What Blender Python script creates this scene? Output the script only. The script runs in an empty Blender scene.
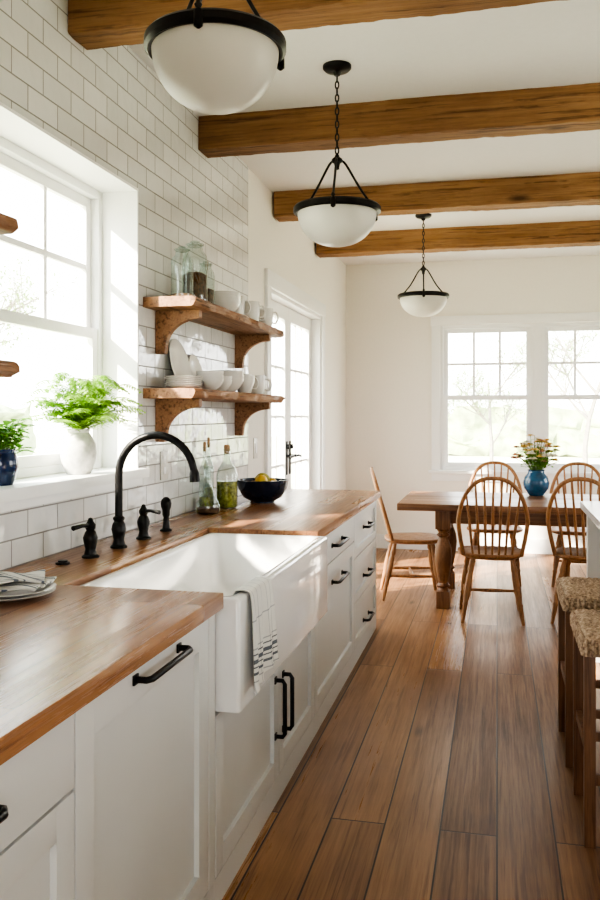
import bpy, bmesh, math, random
from mathutils import Vector, Matrix, noise
random.seed(7)
D=bpy.data; S=bpy.context.scene
COL=S.collection

# ------------------------------------------------------------ materials
def newmat(name):
    m=D.materials.new(name); m.use_nodes=True
    nt=m.node_tree; b=nt.nodes['Principled BSDF']
    return m,nt,b
def plain(name,col,rough=.5,metal=0,bump=0,bscale=40,var=0.0,spec=.5,coat=0,emis=0):
    m,nt,b=newmat(name)
    b.inputs['Roughness'].default_value=rough; b.inputs['Metallic'].default_value=metal
    b.inputs['Specular IOR Level'].default_value=spec
    b.inputs['Coat Weight'].default_value=coat
    tc=nt.nodes.new('ShaderNodeTexCoord')
    n=nt.nodes.new('ShaderNodeTexNoise'); n.inputs['Scale'].default_value=bscale; n.inputs['Detail'].default_value=4
    nt.links.new(tc.outputs['Object'],n.inputs['Vector'])
    r=nt.nodes.new('ShaderNodeValToRGB')
    lo=[c*(1-var) for c in col]; hi=[min(1,c*(1+var)) for c in col]
    r.color_ramp.elements[0].position=.3; r.color_ramp.elements[1].position=.7
    r.color_ramp.elements[0].color=(*lo,1); r.color_ramp.elements[1].color=(*hi,1)
    nt.links.new(n.outputs['Fac'],r.inputs['Fac']); nt.links.new(r.outputs['Color'],b.inputs['Base Color'])
    if bump:
        bp=nt.nodes.new('ShaderNodeBump'); bp.inputs['Strength'].default_value=bump; bp.inputs['Distance'].default_value=.002
        nt.links.new(n.outputs['Fac'],bp.inputs['Height']); nt.links.new(bp.outputs['Normal'],b.inputs['Normal'])
    if emis:
        b.inputs['Emission Color'].default_value=(*col,1); b.inputs['Emission Strength'].default_value=emis
    return m
def wood(name,dark,light,axis='Y',rough=.4,fine=14,planks=None,bump=.25,gap=.003,knots=False,contrast=.5,streak=.5,pvar=.3,hue=None,stretch=.045,dist=.35):
    """planks=(length,width,across_axis)"""
    m,nt,b=newmat(name); N=nt.nodes.new; L=nt.links.new
    tc=N('ShaderNodeTexCoord'); vec=tc.outputs['Object']
    rnd=None; mort=None
    if planks:
        sp=N('ShaderNodeSeparateXYZ'); L(vec,sp.inputs[0]); cb=N('ShaderNodeCombineXYZ')
        L(sp.outputs[axis],cb.inputs['X']); L(sp.outputs[planks[2]],cb.inputs['Y'])
        bk=N('ShaderNodeTexBrick'); bk.offset=.37; bk.offset_frequency=2
        bk.inputs['Scale'].default_value=1; bk.inputs['Brick Width'].default_value=planks[0]; bk.inputs['Row Height'].default_value=planks[1]
        bk.inputs['Mortar Size'].default_value=gap; bk.inputs['Mortar Smooth'].default_value=.3
        bk.inputs['Color1'].default_value=(0,0,0,1); bk.inputs['Color2'].default_value=(1,1,1,1); bk.inputs['Mortar'].default_value=(.5,.5,.5,1)
        L(cb.outputs[0],bk.inputs['Vector']); rnd=bk.outputs['Color']; mort=bk.outputs['Fac']
        mul=N('ShaderNodeVectorMath'); mul.operation='SCALE'; mul.inputs['Scale'].default_value=7.3; L(rnd,mul.inputs[0])
        add=N('ShaderNodeVectorMath'); add.operation='ADD'; L(vec,add.inputs[0]); L(mul.outputs[0],add.inputs[1]); vec=add.outputs[0]
    sc={'X':(stretch,1,1),'Y':(1,stretch,1),'Z':(1,1,stretch)}[axis]
    def nz(k,det,dst,rg=.6):
        mp=N('ShaderNodeMapping'); mp.inputs['Scale'].default_value=[s*fine*k for s in sc]; L(vec,mp.inputs['Vector'])
        n=N('ShaderNodeTexNoise'); n.inputs['Scale'].default_value=1; n.inputs['Detail'].default_value=det; n.inputs['Roughness'].default_value=rg; n.inputs['Distortion'].default_value=dst
        L(mp.outputs[0],n.inputs['Vector']); return n.outputs['Fac']
    n1=nz(1,7,dist); n2=nz(6,4,.1,.7)
    mx=N('ShaderNodeMix'); mx.data_type='FLOAT'; mx.inputs[0].default_value=.5; L(n1,mx.inputs[2]); L(n2,mx.inputs[3])
    fac=mx.outputs[0]
    if rnd is not None:
        sr=N('ShaderNodeSeparateColor'); L(rnd,sr.inputs[0])
        m2=N('ShaderNodeMath'); m2.operation='MULTIPLY_ADD'
        L(sr.outputs[0],m2.inputs[0]); m2.inputs[1].default_value=pvar; m3=N('ShaderNodeMath'); m3.operation='ADD'; m3.inputs[1].default_value=-pvar/2
        L(fac,m3.inputs[0]); L(m3.outputs[0],m2.inputs[2]); fac=m2.outputs[0]
    r=N('ShaderNodeValToRGB'); e=r.color_ramp.elements
    e[0].position=.5-contrast*.36; e[1].position=.5+contrast*.36; e[0].color=(*dark,1); e[1].color=(*light,1)
    L(fac,r.inputs['Fac']); col=r.outputs['Color']
    if streak:
        n3=nz(4.2,4,.2,.6)
        kr=N('ShaderNodeValToRGB'); kr.color_ramp.elements[0].position=.36; k=1-streak; kr.color_ramp.elements[0].color=(k,k*.9,k*.85,1); kr.color_ramp.elements[1].position=.46; kr.color_ramp.elements[1].color=(1,1,1,1)
        L(n3,kr.inputs['Fac']); mm=N('ShaderNodeMix'); mm.data_type='RGBA'; mm.blend_type='MULTIPLY'; mm.inputs[0].default_value=1
        L(col,mm.inputs[6]); L(kr.outputs['Color'],mm.inputs[7]); col=mm.outputs[2]
    if hue is not None:
        nb=N('ShaderNodeTexNoise'); nb.inputs['Scale'].default_value=1.6; nb.inputs['Detail'].default_value=5; L(tc.outputs['Object'],nb.inputs['Vector'])
        kr=N('ShaderNodeValToRGB'); kr.color_ramp.elements[0].position=.4; kr.color_ramp.elements[1].position=.65; kr.color_ramp.elements[0].color=(1,1,1,1); kr.color_ramp.elements[1].color=(*hue,1)
        L(nb.outputs['Fac'],kr.inputs['Fac']); mm=N('ShaderNodeMix'); mm.data_type='RGBA'; mm.blend_type='MULTIPLY'; mm.inputs[0].default_value=1
        L(col,mm.inputs[6]); L(kr.outputs['Color'],mm.inputs[7]); col=mm.outputs[2]
    if knots:
        v=N('ShaderNodeTexVoronoi'); v.inputs['Scale'].default_value=1; mk=N('ShaderNodeMapping'); ks={'X':(.9,3,3),'Y':(3,.9,3),'Z':(3,3,.9)}[axis]
        mk.inputs['Scale'].default_value=[k*1.3 for k in ks]; L(vec,mk.inputs['Vector']); L(mk.outputs[0],v.inputs['Vector'])
        kr=N('ShaderNodeValToRGB'); kr.color_ramp.elements[0].position=.03; kr.color_ramp.elements[0].color=(.2,.15,.13,1); kr.color_ramp.elements[1].position=.11; kr.color_ramp.elements[1].color=(1,1,1,1)
        L(v.outputs['Distance'],kr.inputs['Fac']); mm=N('ShaderNodeMix'); mm.data_type='RGBA'; mm.blend_type='MULTIPLY'; mm.inputs[0].default_value=.85
        L(col,mm.inputs[6]); L(kr.outputs['Color'],mm.inputs[7]); col=mm.outputs[2]
    h=fac
    if mort is not None:
        mm=N('ShaderNodeMix'); mm.data_type='RGBA'; L(mort,mm.inputs[0]); L(col,mm.inputs[6]); mm.inputs[7].default_value=(dark[0]*.22,dark[1]*.2,dark[2]*.2,1); col=mm.outputs[2]
        s=N('ShaderNodeMath'); s.operation='SUBTRACT'; L(fac,s.inputs[0]); L(mort,s.inputs[1]); h=s.outputs[0]
    L(col,b.inputs['Base Color'])
    bp=N('ShaderNodeBump'); bp.inputs['Strength'].default_value=bump; bp.inputs['Distance'].default_value=.003; L(h,bp.inputs['Height']); L(bp.outputs['Normal'],b.inputs['Normal'])
    rr=N('ShaderNodeMapRange'); rr.inputs['From Min'].default_value=.3; rr.inputs['From Max'].default_value=.7; rr.inputs['To Min'].default_value=rough+.1; rr.inputs['To Max'].default_value=rough-.06; L(fac,rr.inputs['Value']); L(rr.outputs[0],b.inputs['Roughness'])
    return m
def tilemat(name):
    m,nt,b=newmat(name); N=nt.nodes.new; L=nt.links.new
    tc=N('ShaderNodeTexCoord'); sp=N('ShaderNodeSeparateXYZ'); cb=N('ShaderNodeCombineXYZ'); L(tc.outputs['Object'],sp.inputs[0])
    L(sp.outputs['Y'],cb.inputs['X']); L(sp.outputs['Z'],cb.inputs['Y'])
    bk=N('ShaderNodeTexBrick'); bk.inputs['Scale'].default_value=1; bk.inputs['Brick Width'].default_value=.20; bk.inputs['Row Height'].default_value=.090
    bk.inputs['Mortar Size'].default_value=.0028; bk.inputs['Mortar Smooth'].default_value=.1
    bk.inputs['Color1'].default_value=(.80,.80,.795,1); bk.inputs['Color2'].default_value=(.71,.715,.71,1); bk.inputs['Mortar'].default_value=(.30,.295,.285,1)
    L(cb.outputs[0],bk.inputs['Vector']); L(bk.outputs['Color'],b.inputs['Base Color'])
    n=N('ShaderNodeTexNoise'); n.inputs['Scale'].default_value=10; L(tc.outputs['Object'],n.inputs['Vector'])
    s=N('ShaderNodeMath'); s.operation='MULTIPLY_ADD'; L(n.outputs['Fac'],s.inputs[0]); s.inputs[1].default_value=2.8
    s2=N('ShaderNodeMath'); s2.operation='MULTIPLY'; s2.inputs[1].default_value=-1; L(bk.outputs['Fac'],s2.inputs[0]); L(s2.outputs[0],s.inputs[2])
    bp=N('ShaderNodeBump'); bp.inputs['Strength'].default_value=.65; bp.inputs['Distance'].default_value=.003; L(s.outputs[0],bp.inputs['Height']); L(bp.outputs['Normal'],b.inputs['Normal'])
    rr=N('ShaderNodeMapRange'); rr.inputs['To Min'].default_value=.08; rr.inputs['To Max'].default_value=.8; L(bk.outputs['Fac'],rr.inputs['Value']); L(rr.outputs[0],b.inputs['Roughness'])
    return m
def glassmat(name,col=(.95,1,.98),k=.5,base=.03):
    m=D.materials.new(name); m.use_nodes=True; nt=m.node_tree; nt.nodes.clear(); N=nt.nodes.new; L=nt.links.new
    o=N('ShaderNodeOutputMaterial'); t=N('ShaderNodeBsdfTransparent'); t.inputs[0].default_value=(*col,1); g=N('ShaderNodeBsdfGlossy'); g.inputs['Roughness'].default_value=.03
    g.inputs['Color'].default_value=(.85,.9,.9,1)
    lw=N('ShaderNodeLayerWeight'); lw.inputs['Blend'].default_value=.5
    p=N('ShaderNodeMath'); p.operation='POWER'; p.inputs[1].default_value=3; L(lw.outputs['Facing'],p.inputs[0])
    q=N('ShaderNodeMath'); q.operation='MULTIPLY_ADD'; q.inputs[1].default_value=k; q.inputs[2].default_value=base; L(p.outputs[0],q.inputs[0])
    mx=N('ShaderNodeMixShader'); L(q.outputs[0],mx.inputs[0]); L(t.outputs[0],mx.inputs[1]); L(g.outputs[0],mx.inputs[2]); L(mx.outputs[0],o.inputs[0])
    return m
def stripemat(name,axis,stops,period,rough=.9,axis2=None,period2=.03):
    m,nt,b=newmat(name); N=nt.nodes.new; L=nt.links.new
    tc=N('ShaderNodeTexCoord'); sp=N('ShaderNodeSeparateXYZ'); L(tc.outputs['Object'],sp.inputs[0])
    d=N('ShaderNodeMath'); d.operation='DIVIDE'; d.inputs[1].default_value=period; L(sp.outputs[axis],d.inputs[0])
    f=N('ShaderNodeMath'); f.operation='FRACT'; L(d.outputs[0],f.inputs[0])
    r=N('ShaderNodeValToRGB'); r.color_ramp.interpolation='CONSTANT'; e=r.color_ramp.elements
    e[0].position=stops[0][0]; e[0].color=(*stops[0][1],1); e[1].position=stops[1][0]; e[1].color=(*stops[1][1],1)
    for p,c in stops[2:]:
        q=e.new(p); q.color=(*c,1)
    L(f.outputs[0],r.inputs['Fac']); col=r.outputs['Color']
    if axis2:
        d2=N('ShaderNodeMath'); d2.operation='DIVIDE'; d2.inputs[1].default_value=period2; L(sp.outputs[axis2],d2.inputs[0])
        f2=N('ShaderNodeMath'); f2.operation='FRACT'; L(d2.outputs[0],f2.inputs[0])
        r2=N('ShaderNodeValToRGB'); r2.color_ramp.interpolation='CONSTANT'; r2.color_ramp.elements[0].color=(1,1,1,1); r2.color_ramp.elements[1].position=.90; r2.color_ramp.elements[1].color=(.70,.71,.73,1)
        L(f2.outputs[0],r2.inputs['Fac']); mm=N('ShaderNodeMix'); mm.data_type='RGBA'; mm.blend_type='MULTIPLY'; mm.inputs[0].default_value=1
        L(col,mm.inputs[6]); L(r2.outputs['Color'],mm.inputs[7]); col=mm.outputs[2]
    L(col,b.inputs['Base Color']); b.inputs['Roughness'].default_value=rough
    n=N('ShaderNodeTexNoise'); n.inputs['Scale'].default_value=400; L(tc.outputs['Object'],n.inputs['Vector']); bp=N('ShaderNodeBump'); bp.inputs['Strength'].default_value=.3; bp.inputs['Distance'].default_value=.001
    L(n.outputs['Fac'],bp.inputs['Height']); L(bp.outputs['Normal'],b.inputs['Normal'])
    return m

M_tile=tilemat('subway_tile')
M_wall=plain('wall_paint',(.84,.81,.75),.85,bump=.05,var=.01)
M_ceil=plain('ceiling_paint',(.86,.85,.84),.9,bump=.05,var=.01)
M_trim=plain('white_trim',(.86,.86,.855),.4,var=.005)
M_cab=plain('cabinet_paint',(.67,.675,.665),.36,var=.008,bscale=6)
M_sink=plain('fireclay',(.84,.84,.835),.12,coat=.6,var=.004)
M_ceramic=plain('white_ceramic',(.78,.76,.73),.22,coat=.4,var=.01)
M_stoneware=plain('matte_stoneware',(.58,.56,.53),.6,bump=.4,bscale=45,var=.15)
M_black=plain('black_bronze',(.018,.017,.017),.36,metal=.6,var=.15)
M_floor=wood('floor_oak',(.15,.066,.030),(.47,.25,.115),'Y',.33,13,planks=(2.9,.187,'X'),bump=.5,gap=.0034,knots=True,contrast=.72,streak=.34,pvar=.34,hue=(.78,.72,.69),stretch=.032,dist=.25)
M_counter=wood('counter_wood',(.20,.082,.036),(.50,.265,.130),'Y',.27,16,planks=(1.3,.10,'X'),bump=.08,gap=.0007,contrast=.64,streak=.30,pvar=.28,stretch=.035,dist=.25)
M_beam=wood('beam_wood',(.18,.082,.033),(.48,.275,.125),'X',.72,13,bump=1.0,knots=True,contrast=.66,streak=.5,hue=(.70,.64,.60),dist=.6,stretch=.035)
M_shelf=wood('shelf_wood',(.17,.075,.036),(.45,.24,.125),'Y',.55,15,bump=.6,contrast=.62,streak=.55,dist=.6)
M_chair=wood('chair_wood',(.22,.098,.040),(.48,.25,.115),'Z',.38,18,bump=.08,contrast=.6,streak=.3)
M_table=wood('table_wood',(.16,.070,.034),(.35,.18,.088),'X',.33,12,planks=(2.6,.17,'Y'),bump=.15,gap=.0015,contrast=.5,streak=.4)
M_tleg=wood('table_leg_wood',(.15,.064,.028),(.34,.17,.080),'Z',.4,16,bump=.15,streak=.4)
M_stool=wood('stool_wood',(.12,.052,.024),(.28,.135,.065),'Z',.4,16,bump=.1,streak=.4)
M_quartz=plain('white_quartz',(.82,.82,.81),.2,var=.02,bscale=5)
M_glass=glassmat('clear_glass',(.84,.89,.87),.85,.09)
M_pane=glassmat('window_glass',(.99,1,.99),.25,.015)
M_blue=plain('blue_glaze',(.02,.10,.20),.15,coat=.6,var=.35,bscale=20)
M_navy=plain('navy_glaze',(.010,.028,.09),.15,coat=.6,var=.3,bscale=20)
def leafmat(name,col):
    m,nt,b=newmat(name); N=nt.nodes.new; L=nt.links.new
    tc=N('ShaderNodeTexCoord'); n=N('ShaderNodeTexNoise'); n.inputs['Scale'].default_value=25; L(tc.outputs['Object'],n.inputs['Vector'])
    r=N('ShaderNodeValToRGB'); r.color_ramp.elements[0].position=.3; r.color_ramp.elements[1].position=.7
    r.color_ramp.elements[0].color=(*[c*.6 for c in col],1); r.color_ramp.elements[1].color=(*[min(1,c*1.35) for c in col],1); L(n.outputs['Fac'],r.inputs['Fac']); L(r.outputs['Color'],b.inputs['Base Color'])
    b.inputs['Roughness'].default_value=.5; t=N('ShaderNodeBsdfTranslucent'); L(r.outputs['Color'],t.inputs['Color']); mx=N('ShaderNodeMixShader'); mx.inputs[0].default_value=.4
    L(b.outputs[0],mx.inputs[1]); L(t.outputs[0],mx.inputs[2]); L(mx.outputs[0],nt.nodes['Material Output'].inputs[0]); return m
M_fern=leafmat('fern_leaf',(.33,.56,.08))
M_basil=leafmat('basil_leaf',(.20,.42,.06))
M_stem=plain('plant_stem',(.16,.28,.06),.6,var=.2)
M_plate_black=plain('navy_stoneware',(.014,.022,.045),.22,var=.2,coat=.3)
M_lemon=plain('lemon_skin',(.72,.46,.05),.4,bump=.4,bscale=200,var=.05)
M_lime=plain('pear_skin',(.40,.37,.07),.4,bump=.2,bscale=100,var=.15)
M_oil=plain('herb_oil',(.34,.33,.06),.15,var=.6,bscale=55)
M_amber=plain('brown_contents',(.12,.055,.028),.7,var=.7,bscale=90)
M_cork=plain('cork',(.5,.32,.18),.8,var=.2,bscale=150)
M_outlet=plain('outlet_plastic',(.62,.60,.56),.35)
M_bark=plain('bark',(.30,.27,.24),.9,var=.15,bscale=8)
M_grass=plain('lawn',(.52,.52,.37),.95,var=.2,bscale=.6)
M_hedge=plain('hedge_leaf',(.36,.42,.25),.9,var=.35,bscale=2)
M_outleaf=leafmat('tree_leaf',(.34,.45,.20))
M_petY=plain('petal_yellow',(.85,.60,.18),.6,var=.15)
M_petP=plain('petal_coral',(.82,.45,.32),.6,var=.15)
M_petW=plain('petal_cream',(.85,.80,.65),.6,var=.08)
W_=(.72,.71,.67); K_=(.15,.165,.19); G_=(.40,.41,.42)
M_towel=stripemat('towel_cloth','Z',[(0,W_),(.630,G_),(.634,W_),(.652,K_),(.660,W_),(.668,K_),(.674,W_),(.680,K_),(.692,W_),(.704,K_),(.709,W_),(.722,G_),(.726,W_),(.800,G_),(.804,W_)],1.0,axis2='Y',period2=.045)
M_napkin=stripemat('napkin_cloth','Y',[(0,W_),(.35,(.14,.16,.20)),(.52,W_),(.70,(.16,.18,.22)),(.77,W_)],.034)
M_opal,nt,b=newmat('opal_glass'); b.inputs['Base Color'].default_value=(.84,.83,.80,1); b.inputs['Roughness'].default_value=.3
tr=nt.nodes.new('ShaderNodeBsdfTranslucent'); tr.inputs[0].default_value=(.9,.88,.84,1); mx=nt.nodes.new('ShaderNodeMixShader'); mx.inputs[0].default_value=.35
nt.links.new(b.outputs[0],mx.inputs[1]); nt.links.new(tr.outputs[0],mx.inputs[2]); nt.links.new(mx.outputs[0],nt.nodes['Material Output'].inputs[0])
M_rush,nt,b=newmat('woven_rush')
tc=nt.nodes.new('ShaderNodeTexCoord'); n=nt.nodes.new('ShaderNodeTexNoise'); n.inputs['Scale'].default_value=90; nt.links.new(tc.outputs['Object'],n.inputs['Vector'])
r=nt.nodes.new('ShaderNodeValToRGB'); r.color_ramp.elements[0].color=(.20,.12,.07,1); r.color_ramp.elements[1].color=(.58,.43,.30,1); r.color_ramp.elements[0].position=.3; r.color_ramp.elements[1].position=.65
nt.links.new(n.outputs['Fac'],r.inputs['Fac']); nt.links.new(r.outputs['Color'],b.inputs['Base Color']); b.inputs['Roughness'].default_value=.75

# ------------------------------------------------------------ helpers
def empty(name,loc=(0,0,0),rotz=0):
    e=D.objects.new(name,None); e.empty_display_size=.1; e.location=loc; e.rotation_euler=(0,0,rotz); COL.objects.link(e); return e
def attach(o,parent,local=False):
    if parent is not None:
        o.parent=parent
        if not local: o.matrix_parent_inverse=Matrix.LocRotScale(parent.location,parent.rotation_euler,None).inverted()
def mesh(name,vs,fs,mat,parent=None,smooth=True,ang=35,local=False):
    me=D.meshes.new(name); me.from_pydata([tuple(v) for v in vs],[],fs); me.materials.append(mat)
    bm=bmesh.new(); bm.from_mesh(me); bmesh.ops.recalc_face_normals(bm,faces=bm.faces); bm.to_mesh(me); bm.free()
    if smooth: me.shade_smooth(); me.set_sharp_from_angle(angle=math.radians(ang))
    me.update(); o=D.objects.new(name,me); COL.objects.link(o); attach(o,parent,local); return o
def boxes(name,lst,mat,parent=None,bev=.002,local=False):
    bm=bmesh.new()
    for (x0,x1,y0,y1,z0,z1) in lst:
        x0,x1=sorted((x0,x1)); y0,y1=sorted((y0,y1)); z0,z1=sorted((z0,z1))
        r=bmesh.ops.create_cube(bm,size=1)
        for v in r['verts']:
            v.co=Vector(((x0+x1)/2+v.co.x*(x1-x0),(y0+y1)/2+v.co.y*(y1-y0),(z0+z1)/2+v.co.z*(z1-z0)))
    if bev: bmesh.ops.bevel(bm,geom=bm.edges[:],offset=bev,segments=2,affect='EDGES',profile=.7)
    me=D.meshes.new(name); bm.to_mesh(me); bm.free(); me.materials.append(mat)
    me.shade_smooth(); me.set_sharp_from_angle(angle=math.radians(40))
    o=D.objects.new(name,me); COL.objects.link(o); attach(o,parent,local); return o
def box(name,x0,x1,y0,y1,z0,z1,mat,parent=None,bev=.002,local=False): return boxes(name,[(x0,x1,y0,y1,z0,z1)],mat,parent,bev,local)
def sheets(name,lst,mat,parent=None):
    vs=[];fs=[]
    for (x0,x1,y0,y1,z0,z1) in lst:
        i=len(vs)
        if abs(x1-x0)<abs(y1-y0): x=(x0+x1)/2; vs+=[(x,y0,z0),(x,y1,z0),(x,y1,z1),(x,y0,z1)]
        else: y=(y0+y1)/2; vs+=[(x0,y,z0),(x1,y,z0),(x1,y,z1),(x0,y,z1)]
        fs.append((i,i+1,i+2,i+3))
    return mesh(name,vs,fs,mat,parent,smooth=False)
def lathe_vf(prof,c=(0,0,0),n=32,v0=0):
    vs=[];fs=[]
    for (r,z) in prof:
        for i in range(n):
            a=2*math.pi*i/n; vs.append((c[0]+r*math.cos(a),c[1]+r*math.sin(a),c[2]+z))
    m=len(prof)
    for j in range(m-1):
        for i in range(n):
            k=(i+1)%n; fs.append((v0+j*n+i,v0+j*n+k,v0+(j+1)*n+k,v0+(j+1)*n+i))
    return vs,fs
def clean(o):
    bm=bmesh.new(); bm.from_mesh(o.data); bmesh.ops.remove_doubles(bm,verts=bm.verts,dist=1e-5); bmesh.ops.recalc_face_normals(bm,faces=bm.faces); bm.to_mesh(o.data); bm.free()
    o.data.shade_smooth(); o.data.set_sharp_from_angle(angle=math.radians(40))
def lathe(name,prof,c,mat,parent=None,n=32,local=False):
    vs,fs=lathe_vf([(max(r,1e-6),z) for r,z in prof],c,n); o=mesh(name,vs,fs,mat,parent,local=local); clean(o); return o
def cr(pts,sub=6,closed=False):
    P=[Vector(p) for p in pts]; n=len(P); out=[]
    rng=n if closed else n-1
    for i in range(rng):
        if closed: p0,p1,p2,p3=P[(i-1)%n],P[i],P[(i+1)%n],P[(i+2)%n]
        else: p0,p1,p2,p3=P[max(i-1,0)],P[i],P[i+1],P[min(i+2,n-1)]
        for s in range(sub):
            t=s/sub; out.append(.5*((2*p1)+(p2-p0)*t+(2*p0-5*p1+4*p2-p3)*t*t+(3*p1-p0-3*p2+p3)*t**3))
    if not closed: out.append(P[-1])
    return out
def tube_vf(pts,rad,n=8,closed=False,v0=0):
    P=[Vector(p) for p in pts]; m=len(P)
    R=rad if isinstance(rad,(list,tuple)) else [rad]*m
    vs=[];fs=[]
    def tan(i):
        if closed: return (P[(i+1)%m]-P[(i-1)%m]).normalized()
        return (P[min(i+1,m-1)]-P[max(i-1,0)]).normalized()
    t=tan(0); up=Vector((0,0,1)) if abs(t.z)<.9 else Vector((1,0,0)); u=(up-t*up.dot(t)).normalized()
    for i in range(m):
        t=tan(i); u=(u-t*u.dot(t)).normalized(); w=t.cross(u)
        for k in range(n):
            a=2*math.pi*k/n; vs.append(P[i]+(u*math.cos(a)+w*math.sin(a))*R[i])
    for i in range(m if closed else m-1):
        j=(i+1)%m
        for k in range(n):
            l=(k+1)%n; fs.append((v0+i*n+k,v0+i*n+l,v0+j*n+l,v0+j*n+k))
    if not closed:
        fs.append(tuple(v0+k for k in reversed(range(n)))); fs.append(tuple(v0+(m-1)*n+k for k in range(n)))
    return vs,fs
def tubes(name,lst,mat,parent=None,n=8,local=False,zmin=None):
    VS=[];FS=[]
    for it in lst:
        v,f=tube_vf(it[0],it[1],n,it[2] if len(it)>2 else False,len(VS)); VS+=v; FS+=f
    if zmin is not None:
        for v in VS: v.z=max(v.z,zmin)
    return mesh(name,VS,FS,mat,parent,local=local,ang=50)
def prism(name,poly,axis,a0,a1,mat,parent=None,bev=.003,local=False):
    def P(p,a): return {'Y':(p[0],a,p[1]),'X':(a,p[0],p[1]),'Z':(p[0],p[1],a)}[axis]
    n=len(poly); vs=[P(p,a0) for p in poly]+[P(p,a1) for p in poly]
    fs=[tuple(range(n)),tuple(range(2*n-1,n-1,-1))]+[(i,(i+1)%n,n+(i+1)%n,n+i) for i in range(n)]
    me=D.meshes.new(name); me.from_pydata(vs,[],fs); bm=bmesh.new(); bm.from_mesh(me); bmesh.ops.recalc_face_normals(bm,faces=bm.faces)
    if bev:
        es=[e for e in bm.edges if e.calc_face_angle(0)>.6]; bmesh.ops.bevel(bm,geom=es,offset=bev,segments=2,affect='EDGES')
    bm.to_mesh(me); bm.free(); me.materials.append(mat); me.shade_smooth(); me.set_sharp_from_angle(angle=math.radians(40))
    o=D.objects.new(name,me); COL.objects.link(o); attach(o,parent,local); return o

XW=-1.55; CEIL=2.99; YB=8.9; XR=3.0; YR=-2.2
# ------------------------------------------------------------ shell
box('floor',-1.80,XR+.2,YR-.2,YB+.2,-.1,0,M_floor,bev=0)
box('ceiling',-1.80,XR+.2,YR-.2,YB+.2,CEIL,CEIL+.1,M_ceil,bev=0)
TE=5.22
wl=empty('wall_left',(-1.65,3.5,0))
WY0,WY1,WZ0,WZ1=2.3,3.5,1.125,2.40
boxes('tiled_section',[(-1.79,XW,YR,WY0,0,CEIL),(-1.79,XW,WY1,TE,0,CEIL),(-1.79,XW,WY0,WY1,0,WZ0),(-1.79,XW,WY0,WY1,WZ1,CEIL)],M_tile,wl,0)
DY0,DY1,DZ=5.76,7.58,2.30
boxes('painted_section',[(-1.79,-1.562,TE,DY0,0,CEIL),(-1.79,-1.562,DY1,YB,0,CEIL),(-1.79,-1.562,DY0,DY1,DZ,CEIL)],M_wall,wl,0)
BX0,BX1,BZ0,BZ1=-.575,1.36,.83,2.33
wf=empty('wall_far',(.7,YB+.1,0))
boxes('wall_far_panels',[(-1.79,BX0,YB,YB+.2,0,CEIL),(BX1,XR,YB,YB+.2,0,CEIL),(BX0,BX1,YB,YB+.2,0,BZ0),(BX0,BX1,YB,YB+.2,BZ1,CEIL)],M_wall,wf,0)
RW=[(2.6,4.6),(6.2,7.9)]  # unseen window openings, added to let fill light in from the right
RZ0,RZ1=1.0,2.35
L=[];yy=YR
for a,bb in RW:
    L.append((XR,XR+.2,yy,a,0,CEIL)); L.append((XR,XR+.2,a,bb,0,RZ0)); L.append((XR,XR+.2,a,bb,RZ1,CEIL)); yy=bb
L.append((XR,XR+.2,yy,YB+.2,0,CEIL))
wr=empty('wall_right',(XR+.1,3,0)); boxes('wall_right_panels',L,M_wall,wr,0)
QX0,QX1,QZ0,QZ1=-.4,2.0,.9,2.35  # unseen opening behind the camera, added and sized for fill light
wb=empty('wall_rear',(.7,YR-.1,0))
boxes('wall_rear_panels',[(-1.79,QX0,YR-.2,YR,0,CEIL),(QX1,XR+.2,YR-.2,YR,0,CEIL),(QX0,QX1,YR-.2,YR,QZ1,CEIL),(QX0,QX1,YR-.2,YR,0,QZ0)],M_wall,wb,0)

# ------------------------------------------------------------ windows
def make_window(name,axis,units,d_in,d_out,z0,z1,cols,meet=.5,grid=True):
    s=1 if d_in>d_out else -1
    def B(a0,a1,d0,d1,zz0,zz1): return (d0,d1,a0,a1,zz0,zz1) if axis=='y' else (a0,a1,d0,d1,zz0,zz1)
    am=(units[0][0]+units[-1][1])/2
    e=empty(name,(d_in,am,z0) if axis=='y' else (am,d_in,z0))
    fr=[];sa=[];mu=[];pn=[]
    for (a0,a1) in units:
        f=.035
        fr+= [B(a0,a0+f,d_out,d_in,z0,z1),B(a1-f,a1,d_out,d_in,z0,z1),B(a0+f,a1-f,d_out,d_in,z0,z0+f),B(a0+f,a1-f,d_out,d_in,z1-f,z1)]
        zm=z0+(z1-z0)*meet; dm=(d_in+d_out)/2
        A0,A1=a0+f,a1-f
        for (q0,q1,dd0,dd1,low) in ((z0+f,zm+.02,dm+.002*s,d_in-.006*s,True),(zm-.02,z1-f,d_out+.006*s,dm-.002*s,False)):
            t=.045
            sa+=[B(A0,A0+t,dd0,dd1,q0,q1),B(A1-t,A1,dd0,dd1,q0,q1),B(A0+t,A1-t,dd0,dd1,q0,q0+t),B(A0+t,A1-t,dd0,dd1,q1-t,q1)]
            pm=(dd0+dd1)/2
            pn.append(B(A0+t,A1-t,pm-.002,pm+.002,q0+t,q1-t))
            if grid and not low:
                for c in range(1,cols):
                    ac=A0+t+(A1-A0-2*t)*c/cols; mu.append(B(ac-.012,ac+.012,pm-.010,pm+.010,q0+t,q1-t))
                zc=(q0+q1)/2; 
                mu.append(B(A0+t,A1-t,pm-.0095,pm+.0095,zc-.012,zc+.012))
    boxes('frame',fr,M_trim,e,.002); boxes('sashes',sa,M_trim,e,.003)
    if mu: boxes('muntins',mu,M_trim,e,0)
    sheets('panes',pn,M_pane,e)
    return e
w1=make_window('window_1','y',[(WY0+.012,WY1-.012)],-1.712,-1.782,1.166,WZ1-.012,3,meet=.485)
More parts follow.
